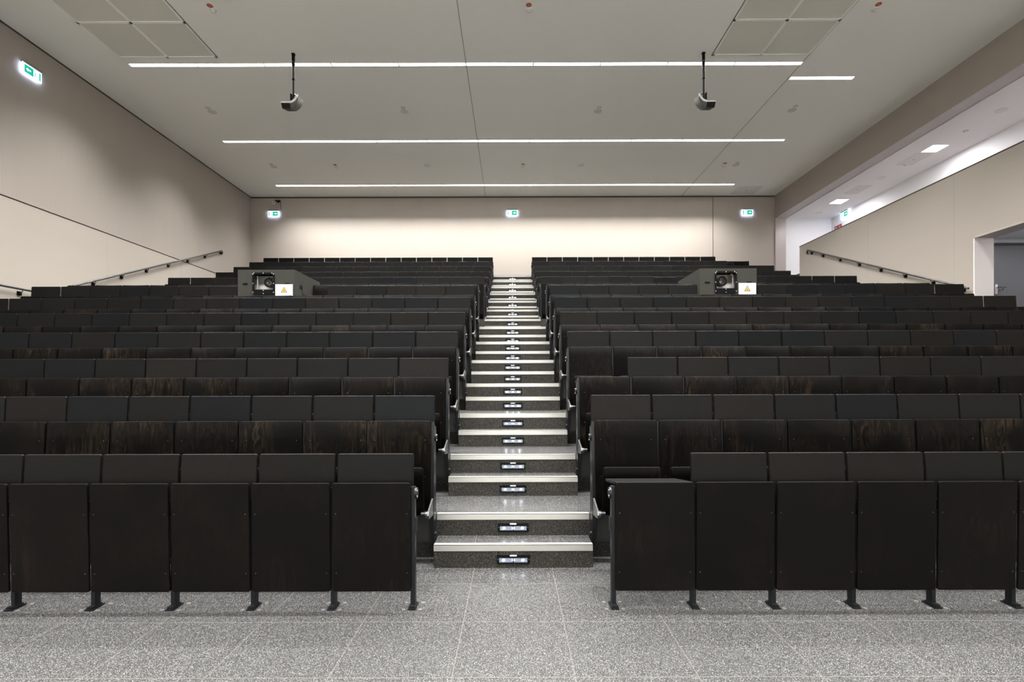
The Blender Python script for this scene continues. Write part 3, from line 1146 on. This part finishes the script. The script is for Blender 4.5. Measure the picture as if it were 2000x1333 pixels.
    mb = MB()
    u0, u1, h0, h1 = 1.28, 1.865, top - 0.90, top - 0.50
    mb.box(g(u0, -0.05, h0), g(u1, -0.045, h1), M['paper'])
    mb.build('sheet', sh)
    uc, hc = (u0 + u1) / 2, h0 + 0.125

    def tri(mb, s, d, mat):
        pts = [g(uc - 0.105 * s, d, hc + 0.06 - 0.06 * s), g(uc + 0.105 * s, d, hc + 0.06 - 0.06 * s), g(uc, d, hc + 0.06 + 0.125 * s)]
        mb.add(pts, [(0, 1, 2)], mat)
    mb = MB()
    tri(mb, 1.0, -0.0515, M['ink'])
    tri(mb, 0.76, -0.0525, M['yellow'])
    n = 16
    pts = []
    for i in range(n):
        rr_ = 0.028 if i % 2 == 0 else 0.014
        a = 2 * math.pi * i / n
        pts.append(g(uc + rr_ * math.cos(a), -0.0535, hc + 0.06 + rr_ * math.sin(a)))
    mb.add(pts, [tuple(range(n))], M['ink'])
    mb.build('warning_triangle', sh)
    mb = MB()
    for hh_, wl_ in ((h1 - 0.055, 0.13), (h0 + 0.095, 0.15), (h0 + 0.055, 0.17), (h0 + 0.035, 0.14)):
        mb.box(g(uc - wl_, -0.0515, hh_ - 0.003), g(uc + wl_, -0.0505, hh_ + 0.003), M['greytext'])
    mb.build('small_print', sh)


proj_box(-9.225, -7.315, 3.805, 1.004, -1, 1, 'dark grey projector box standing in row seven of the left block',
         'white sheet with yellow laser warning triangle on the left projector box')
proj_box(6.295, 8.205, 3.805, 0.785, 1, -1, 'dark grey projector box standing in row seven of the right block',
         'white sheet with yellow laser warning triangle on the right projector box')

# ---------------------------------------------------------------- hanging loudspeakers


def pendant(X, D, mirror, label):
    top = V(X, D, HC)
    t = thing('hanging_loudspeaker', top, label, 'loudspeaker', 'pendant loudspeakers')
    s = mirror
    k = 0.00124
    mb = MB()
    mb.box((-0.032, -0.03, -0.025), (0.032, 0.03, 0.0), M['black'], bevel=0.004)
    mb.box((-0.024, -0.024, -0.16), (0.024, 0.024, -0.02), M['black'], bevel=0.004)
    mb.build('ceiling_mount', t)
    mb = MB()
    mb.cyl((0, 0, -0.15), (0, 0, -0.53), 0.028, M['pole'], n=20)
    mb.cyl((0, 0, -0.52), (0, 0, -0.535), 0.031, M['black'], n=20)
    mb.cyl((0, 0, -0.53), (0, 0, -0.99), 0.023, M['pole'], n=20)
    mb.cyl((0, 0, -0.20), (0, 0, -0.25), 0.032, M['black'], n=20)
    mb.build('pole', t)
    mb = MB()
    mb.box((-0.045 * s - 0.012, -0.03, -0.97), (-0.045 * s + 0.012, 0.03, -0.82), M['black'], bevel=0.003)
    mb.box((-0.04, -0.022, -1.02), (0.04, 0.022, -0.96), M['black'], bevel=0.003)
    mb.tube([(0.02 * s, 0, -0.82), (0.05 * s, 0, -0.85), (0.06 * s, 0, -0.93), (0.03 * s, 0, -0.99)], 0.009, M['pole'])
    mb.cyl((0.02 * s, -0.04, -0.95), (0.02 * s, 0.04, -0.95), 0.024, M['pole'])
    mb.cyl((0, -0.02, -0.98), (0.01 * s, -0.02, -1.06), 0.01, M['black'])
    mb.build('bracket', t)
    # bowed body: arc from the upper outer tip down to the inner front
    mb = MB()
    cx, cz, R0, R1 = -0.115, -0.905, 0.262, 0.13
    arc = []
    N = 12
    for i in range(N + 1):
        a = math.radians(-2 - 62 * i / N)
        arc.append((cx + R0 * math.cos(a), cz + R0 * math.sin(a)))
    inn = []
    for i in range(N + 1):
        a = math.radians(-64 + 62 * i / N)
        r = R1 + (R0 - R1 - 0.03) * (i / N) ** 1.3
        inn.append((cx + r * math.cos(a), cz + r * math.sin(a)))
    poly = [(x * s, z - 0.0) for x, z in arc + inn]
    y0, y1 = -0.13, 0.13
    # tapered: the near side hangs a little lower, so the light rim above stays in view
    n = len(poly)
    vs = [(x, y0, z - 0.045) for x, z in poly] + [(x, y1, z + 0.045) for x, z in poly]
    mb.add(vs, [tuple(range(n)), tuple(reversed(range(n, 2 * n)))], M['ls_side'])
    mb.add(vs, [(i, n + i, n + (i + 1) % n, (i + 1) % n) for i in range(N)], M['ls_side'], True)
    mb.add(vs, [(i, n + i, n + (i + 1) % n, (i + 1) % n) for i in range(N, n)], M['ls_shell'])
    mb.build('shell', t)
    # front grille box
    mb = MB()
    g = [(-0.19, -1.065), (-0.165, -1.185), (0.0, -1.185), (-0.02, -1.065)]
    g = [(x * s, z) for x, z in g]
    vs = [(x, y0 - 0.01, z) for x, z in g] + [(x, y1, z + 0.09) for x, z in g]
    mb.add(vs, [(0, 1, 2, 3), (7, 6, 5, 4), (0, 4, 5, 1), (1, 5, 6, 2), (2, 6, 7, 3)], M['ls_grille'])
    mb.add(vs, [(0, 3, 7, 4)], M['ls_shell'])
    mb.build('grille', t)
    # pale rim
    mb = MB()
    rim = [(-0.195, -1.058), (-0.155, -1.045), (-0.03, -1.05), (0.045, -1.02), (0.095, -0.97), (0.125, -0.915), (0.15, -0.905), (0.14, -0.95), (0.11, -1.005), (0.06, -1.055), (0.0, -1.075), (-0.19, -1.072)]
    rim = [(x * s, z) for x, z in rim]
    mb.prism(rim, y0 - 0.018, y0 - 0.002, M['frame_white'])
    mb.build('rim', t)


pendant(-8.67, 20.32, 1, 'pendant loudspeaker on a ceiling pole above the left block')
pendant(7.61, 20.33, -1, 'pendant loudspeaker on a ceiling pole above the right block')

# ---------------------------------------------------------------- ceiling grilles


def grille(X0, X1, D0, D1, label):
    c = V((X0 + X1) / 2, (D0 + D1) / 2, HC)
    t = thing('ceiling_grille', c, label, 'ceiling grille', 'ceiling air grilles')
    a, b = V(X0, D0, HC) - c, V(X1, D1, HC) - c
    m = MB()
    bw = 0.035
    z0, z1 = -0.016, 0.002
    m.box((a.x, a.y, z0), (a.x + bw, b.y, z1), M['frame_white'])
    m.box((b.x - bw, a.y, z0), (b.x, b.y, z1), M['frame_white'])
    m.box((a.x, a.y, z0), (b.x, a.y + bw, z1), M['frame_white'])
    m.box((a.x, b.y - bw, z0), (b.x, b.y, z1), M['frame_white'])
    m.box((-bw * .7, a.y, z0), (bw * .7, b.y, z1), M['frame_white'])
    m.box((a.x, -bw * .7, z0), (b.x, bw * .7, z1), M['frame_white'])
    o = 0.012
    for lo, hi in (((a.x - o, a.y), (a.x, b.y)), ((b.x, a.y), (b.x + o, b.y)), ((a.x - o, b.y), (b.x + o, b.y + o))):
        m.box((*lo, -0.003), (*hi, 0.001), M['gap'])
    m.build('frame', t)
    for sx in (0, 1):
        for sy in (0, 1):
            x0 = a.x + bw if sx == 0 else bw * .7
            x1 = -bw * .7 if sx == 0 else b.x - bw
            y0 = a.y + bw if sy == 0 else bw * .7
            y1 = -bw * .7 if sy == 0 else b.y - bw
            MB().box((x0, y0, -0.004), (x1, y1, -0.001), M['grille']).build('mesh_panel', t)


grille(-15.73, -11.81, 16.50, 20.52, 'white framed air grille in the ceiling near the left wall')
grille(8.01, 11.87, 16.48, 20.47, 'white framed air grille in the ceiling beside the right ceiling joint')

# ---------------------------------------------------------------- small ceiling devices


def on_ceiling(x, y, H=HC):
    y = y + 0.0029 * (x - 1001.5)
    D = H / (747 - y) * 1000
    return V((x - 1001.5) * D / 1000, D, H)


def disc(mb, r, z0, z1, mat, n=28):
    mb.cyl((0, 0, z0), (0, 0, z1), r, mat, n=n)
    return mb


SPK = disc(MB(), 0.105, 0.0, -0.006, M['spk_rim'])
disc(SPK, 0.092, -0.005, -0.008, M['spk'])
ME['spk'] = SPK.mesh('ceiling_speaker')
SPK2 = disc(MB(), 0.105, 0.0, -0.006, M['spk_rim'])
disc(SPK2, 0.094, -0.005, -0.008, M['hatch'])
ME['spk_pale'] = SPK2.mesh('ceiling_speaker')
SW = disc(MB(), 0.115, 0.0, -0.006, M['det'])
disc(SW, 0.10, -0.005, -0.008, M['spk_white'])
ME['spk_w'] = SW.mesh('ceiling_speaker')
SM = disc(MB(), 0.055, 0.0, -0.008, M['spk_sm'])
disc(SM, 0.03, -0.007, -0.011, M['spk_rim'])
ME['sm'] = SM.mesh('ceiling_sensor')
MK = disc(MB(), 0.052, 0.0, -0.003, M['marker_in'])
disc(MK, 0.047, -0.002, -0.005, M['marker'])
for dx, dy in ((-0.012, 0.012), (0.012, 0.012), (-0.012, -0.012), (0.012, -0.012), (0, 0)):
    MK.box((dx - 0.008, dy - 0.005, -0.0062), (dx + 0.008, dy + 0.005, -0.0048), M['marker_in'])
ME['mk'] = MK.mesh('detector_marker')

for lab, (xs, ys), (xl, yl) in (
        ('far left', (407.5, 211), (416, 218.5)), ('centre left', (789, 210.5), (792.5, 217.5)), ('centre right', (1172, 210), (1169.5, 217)), ('far right', (1555.5, 207.5), (1548.5, 215)),
        ('far left rear', (530.5, 321), (536, 325.8)), ('far right rear', (1441.8, 318), (1438.5, 322.5))):
    row = 'second' if 'rear' in lab else 'first'
    nm = lab.replace(' rear', '')
    where = 'behind the nearest light strips' if row == 'first' else 'behind the middle light strips'
    tag(link('ceiling_sensor', ME['sm'], None, on_ceiling(xs, ys)), 'small round ceiling sensor, %s one %s' % (nm, where), 'sensor', 'ceiling sensors')
    tag(link('ceiling_speaker', ME['spk'], None, on_ceiling(xl, yl)), 'round grey ceiling speaker, %s one %s' % (nm, where), 'ceiling speaker', 'round ceiling speakers')
for x, y, nm in ((835.5, 324, 'left'), (1136, 323, 'right')):
    tag(link('ceiling_speaker', ME['spk_pale'], None, on_ceiling(x, y)), 'pale round ceiling speaker without sensor, %s of centre before the farthest light strips' % nm, 'ceiling speaker', 'pale ceiling speakers')


def detector(p, label, r=0.055):
    t = thing('smoke_detector', p, label, 'smoke detector', 'smoke detectors')
    m = MB()
    disc(m, r, 0, -0.018, M['det'])
    m.build('base', t)
    m = MB()
    m.cyl((0, 0, -0.018), (0, 0, -0.032), r * 0.86, M['det'], n=24, r2=r * 0.8)
    m.cyl((0, 0, -0.032), (0, 0, -0.040), r * 0.66, M['det_dark'], n=24)
    m.cyl((0, 0, -0.040), (0, 0, -0.052), r * 0.7, M['det'], n=24, r2=r * 0.45)
    m.build('head', t)


for lab, mk, dt in (('nearest smoke detector over the left block', (412, 11), (418.5, 19)), ('nearest smoke detector over the centre aisle', (1035, 9.5), (1036, 18)),
                    ('nearest smoke detector over the right block', (1718, 8), (1710.5, 17)), ('farther smoke detector over the left block', (655.5, 322.2), (658, 326)),
                    ('farther smoke detector over the centre aisle', (1023, 321), (1023, 324)), ('farther smoke detector over the right block', (1417.5, 319), (1414, 322.5))):
    detector(on_ceiling(*dt), 'white %s' % lab, 0.055)
    tag(link('detector_marker', ME['mk'], None, on_ceiling(*mk)), 'round red marker beside the %s' % lab, 'ceiling marker', 'red detector markers')
detector(on_ceiling(1770, 321, HA), 'white smoke detector between the two square lights of the side gallery')
for x, y, nm in ((1957, 216, 'nearest'), (1722, 348, 'middle'), (1599, 416, 'farthest')):
    tag(link('ceiling_speaker', ME['spk_w'], None, on_ceiling(x, y, HA)), '%s round white speaker in the side gallery ceiling' % nm, 'ceiling speaker', 'gallery ceiling speakers')
tag(link('ceiling_sensor', ME['sm'], None, on_ceiling(1887.5, 256, HA)), 'small round sensor in the side gallery ceiling before the nearer square light', 'sensor')
for x, y, H, a, b, mt, lab in ((1459, 372, HC, 0.42, 0.36, 'hatch', 'flush access hatch in the ceiling near the rear right corner'),
                               (1786, 312, HA, 0.22, 0.35, 'hatch_w', 'flush access hatch in the gallery ceiling behind the nearer square light'),
                               (1676, 371, HA, 0.22, 0.35, 'hatch_w', 'flush access hatch in the gallery ceiling before the farther square light')):
    t = thing('ceiling_hatch', on_ceiling(x, y, H), lab, 'hatch')
    MB().box((-a, -b, -0.004), (a, b, 0.001), M[mt]).build('cover', t)
    m = MB()
    m.cyl((0, 0, -0.003), (0, 0, -0.007), 0.018, M['marker'])
    m.build('lock', t)

# ---------------------------------------------------------------- exit signs


def exit_sign(p, rot, arrow, label):
    """face looks to -y before rotation"""
    t = thing('exit_sign', p, label, 'exit sign', 'lit exit signs')
    t.rotation_euler = (0, 0, rot)
    w, h = 0.385, 0.20
    MB().box((-w / 2 + 0.01, -0.075, h / 2), (w / 2 - 0.01, 0.0, h / 2 + 0.035), M['exit_bar'], bevel=0.004).build('housing', t)
    m = MB()
    m.box((-w / 2, -0.05, -h / 2), (w / 2, -0.035, h / 2), M['exit_edge'])
    m.add([(-w / 2, -0.0515, -h / 2), (w / 2, -0.0515, -h / 2), (w / 2, -0.0515, h / 2), (-w / 2, -0.0515, h / 2)], [(0, 1, 2, 3)], M['exit_white'])
    m.build('light_panel', t)
    m = MB()
    s = arrow   # -1: arrow on the left pointing left, +1: mirrored
    y = -0.0530

    def poly(pts, mat, yy=y):
        m.add([(s * a, yy, b) for a, b in pts], [tuple(range(len(pts)))], mat)
    poly([(-0.02, -0.075), (0.16, -0.075), (0.16, 0.075), (-0.02, 0.075)], M['exit_green'])
    ah = [(0.132, 0.0), (0.088, 0.036), (0.088, 0.014), (0.03, 0.014), (0.03, -0.014), (0.088, -0.014), (0.088, -0.036)]
    poly([ah[0], ah[1], ah[6]], M['exit_white'], y - 0.001)
    poly([ah[2], ah[3], ah[4], ah[5]], M['exit_white'], y - 0.001)
    # running figure and door leaf
    poly([(-0.168, -0.075), (-0.138, -0.075), (-0.138, 0.075), (-0.168, 0.075)], M['exit_green'])
    poly([(-0.075, 0.02), (-0.06, -0.015), (-0.045, 0.02)], M['exit_green'])
    poly([(-0.065, -0.012), (-0.052, -0.012), (-0.075, -0.055), (-0.085, -0.05)], M['exit_green'])
    poly([(-0.06, -0.012), (-0.05, -0.012), (-0.03, -0.05), (-0.04, -0.055)], M['exit_green'])
    poly([(-0.055, 0.028), (-0.045, 0.028), (-0.045, 0.042), (-0.055, 0.042)], M['exit_green'])
    m.build('pictogram', t)


def wallpt_left(x, y):
    y = y + 0.0029 * (x - 1001.5)
    D = -XL / (1001.5 - x) * 1000
    return V(XL, D, (747 - y) * D / 1000)


exit_sign(wallpt_left(60, 142), math.radians(90), -1, 'lit green exit sign with left arrow high on the left wall')
exit_sign(V((536 - 1001.5) * .036, DB, (747 - 418.5 + 1.3) * .036), 0, 1, 'lit green exit sign at the left end of the back wall')
exit_sign(V(0.0, DB, (747 - 417) * .036), 0, 1, 'lit green exit sign on the back wall above the aisle')
exit_sign(V((1460 - 1001.5) * .036, DB, (747 - 416 - 1.3) * .036), 0, 1, 'lit green exit sign at the right end of the back wall')
yA = 419 + 0.0029 * 652
DA = XA / 651.5 * 1000
exit_sign(V(XA, DA, (747 - yA) * DA / 1000), math.radians(-90), 1, 'lit green exit sign on the white gallery wall')

# fire equipment sign on the gallery wall
yA, DA = 447 + 0.0029 * 637, XA / 636.5 * 1000
t = thing('fire_sign', V(XA, DA, (747 - yA) * DA / 1000), 'red fire equipment sign on the white gallery wall', 'sign')
t.rotation_euler = (0, 0, math.radians(-90))
MB().box((-0.2, -0.006, -0.13), (0.2, 0, 0.13), M['paper']).box((-0.185, -0.009, -0.118), (0.185, -0.005, 0.118), M['red']).build('plate', t)
m = MB()
m.box((-0.15, -0.012, -0.09), (-0.05, -0.008, 0.08), M['paper'])
m.box((-0.12, -0.014, 0.0), (-0.08, -0.011, 0.02), M['red'])
m.cyl((0.09, -0.008, 0.02), (0.09, -0.012, 0.02), 0.05, M['paper'])
m.box((0.06, -0.012, -0.09), (0.075, -0.008, 0.0), M['paper'])
m.build('symbol', t)

# camera bracket and socket above the left exit sign
t = thing('wall_camera', V(-16.55, DB, 12.74), 'small black camera on a bracket above the left exit sign', 'camera')
m = MB()
m.box((-0.02, -0.11, -0.012), (0.165, -0.06, 0.022), M['black'], bevel=0.004)
m.box((0.08, -0.07, -0.005), (0.14, 0.0, 0.015), M['black'])
m.build('body', t)
m = MB()
bmq = bmesh.new()
bmesh.ops.create_uvsphere(bmq, u_segments=16, v_segments=10, radius=0.036)
bmesh.ops.translate(bmq, vec=(0.085, -0.085, -0.028), verts=bmq.verts)
m.frombm(bmq, M['black'], True)
m.build('dome', t)
m = MB()
m.tube([(0.135, -0.03, 0.01), (0.14, -0.02, -0.05), (0.158, -0.012, -0.29)], 0.0075, M['black'])
m.build('cable', t)
t = thing('wall_socket', V(-16.78, DB, 12.66), 'small pale wall socket above the left exit sign', 'socket')
MB().box((-0.045, -0.012, -0.045), (0.045, 0, 0.045), M['spk_rim'], bevel=0.003).build('plate', t)
MB().box((-0.018, -0.02, -0.02), (0.02, -0.011, 0.02), M['black']).build('outlet', t)

# ---------------------------------------------------------------- handrails


def handrail(xs, X_wall, pts_dh, brackets, label, hook):
    sgn = 1 if X_wall > 0 else -1
    Xr = X_wall - sgn * 0.15
    P0 = V(Xr, pts_dh[0][0], pts_dh[0][1])
    t = thing('handrail', P0, label, 'handrail', 'wall handrails')
    pts = [V(Xr, d, h) - P0 for d, h in pts_dh]
    if hook:
        last = pts_dh[-1]
        pts.append(V(Xr + sgn * 0.05, last[0] + 0.18, last[1] - 0.06) - P0)
        pts.append(V(X_wall, last[0] + 0.30, last[1] - 0.13) - P0)
    m = MB()
    m.tube(pts, 0.0215, M['rail'], n=16)
    m.build('rail', t)
    for d, h in brackets:
        m = MB()
        a = V(Xr, d, h) - P0
        b = V(X_wall, d, h - 0.16) - P0
        m.tube([a, a + Vector((0, 0, -0.05)), Vector((b.x, a.y, a.z - 0.075))], 0.008, M['rail'], n=10)
        lo = Vector((min(b.x, b.x - sgn * 0.03), a.y - 0.035, a.z - 0.115))
        hi = Vector((max(b.x, b.x - sgn * 0.03), a.y + 0.035, a.z - 0.04))
        m.box(lo, hi, M['black'])
        m.build('bracket', t)


def hl(d):
    return 8.22 - 0.3914 * (31.9 - d)


def hr(d):
    return 8.133 - 0.3957 * (31.72 - d)


handrail(None, XL, [(20.8, hl(20.8)), (32.1, hl(32.1))], [(22.4 + 1.63 * k, hl(22.4 + 1.63 * k)) for k in range(7)], 'sloping dark steel handrail on the left wall beside the upper rows', True)
handrail(None, XR, [(20.55, hr(20.55)), (31.72, hr(31.72))], [(20.9, hr(20.9))] + [(22.4 + 1.59 * k, hr(22.4 + 1.59 * k)) for k in range(6)] + [(31.5, hr(31.5))], 'sloping dark steel handrail on the right wall beside the opening', True)
handrail(None, XL, [(13.0, 3.51), (20.3, 3.51)], [(14.6, 3.51), (19.05, 3.51)], 'level dark steel handrail on the left wall by the cross aisle', False)
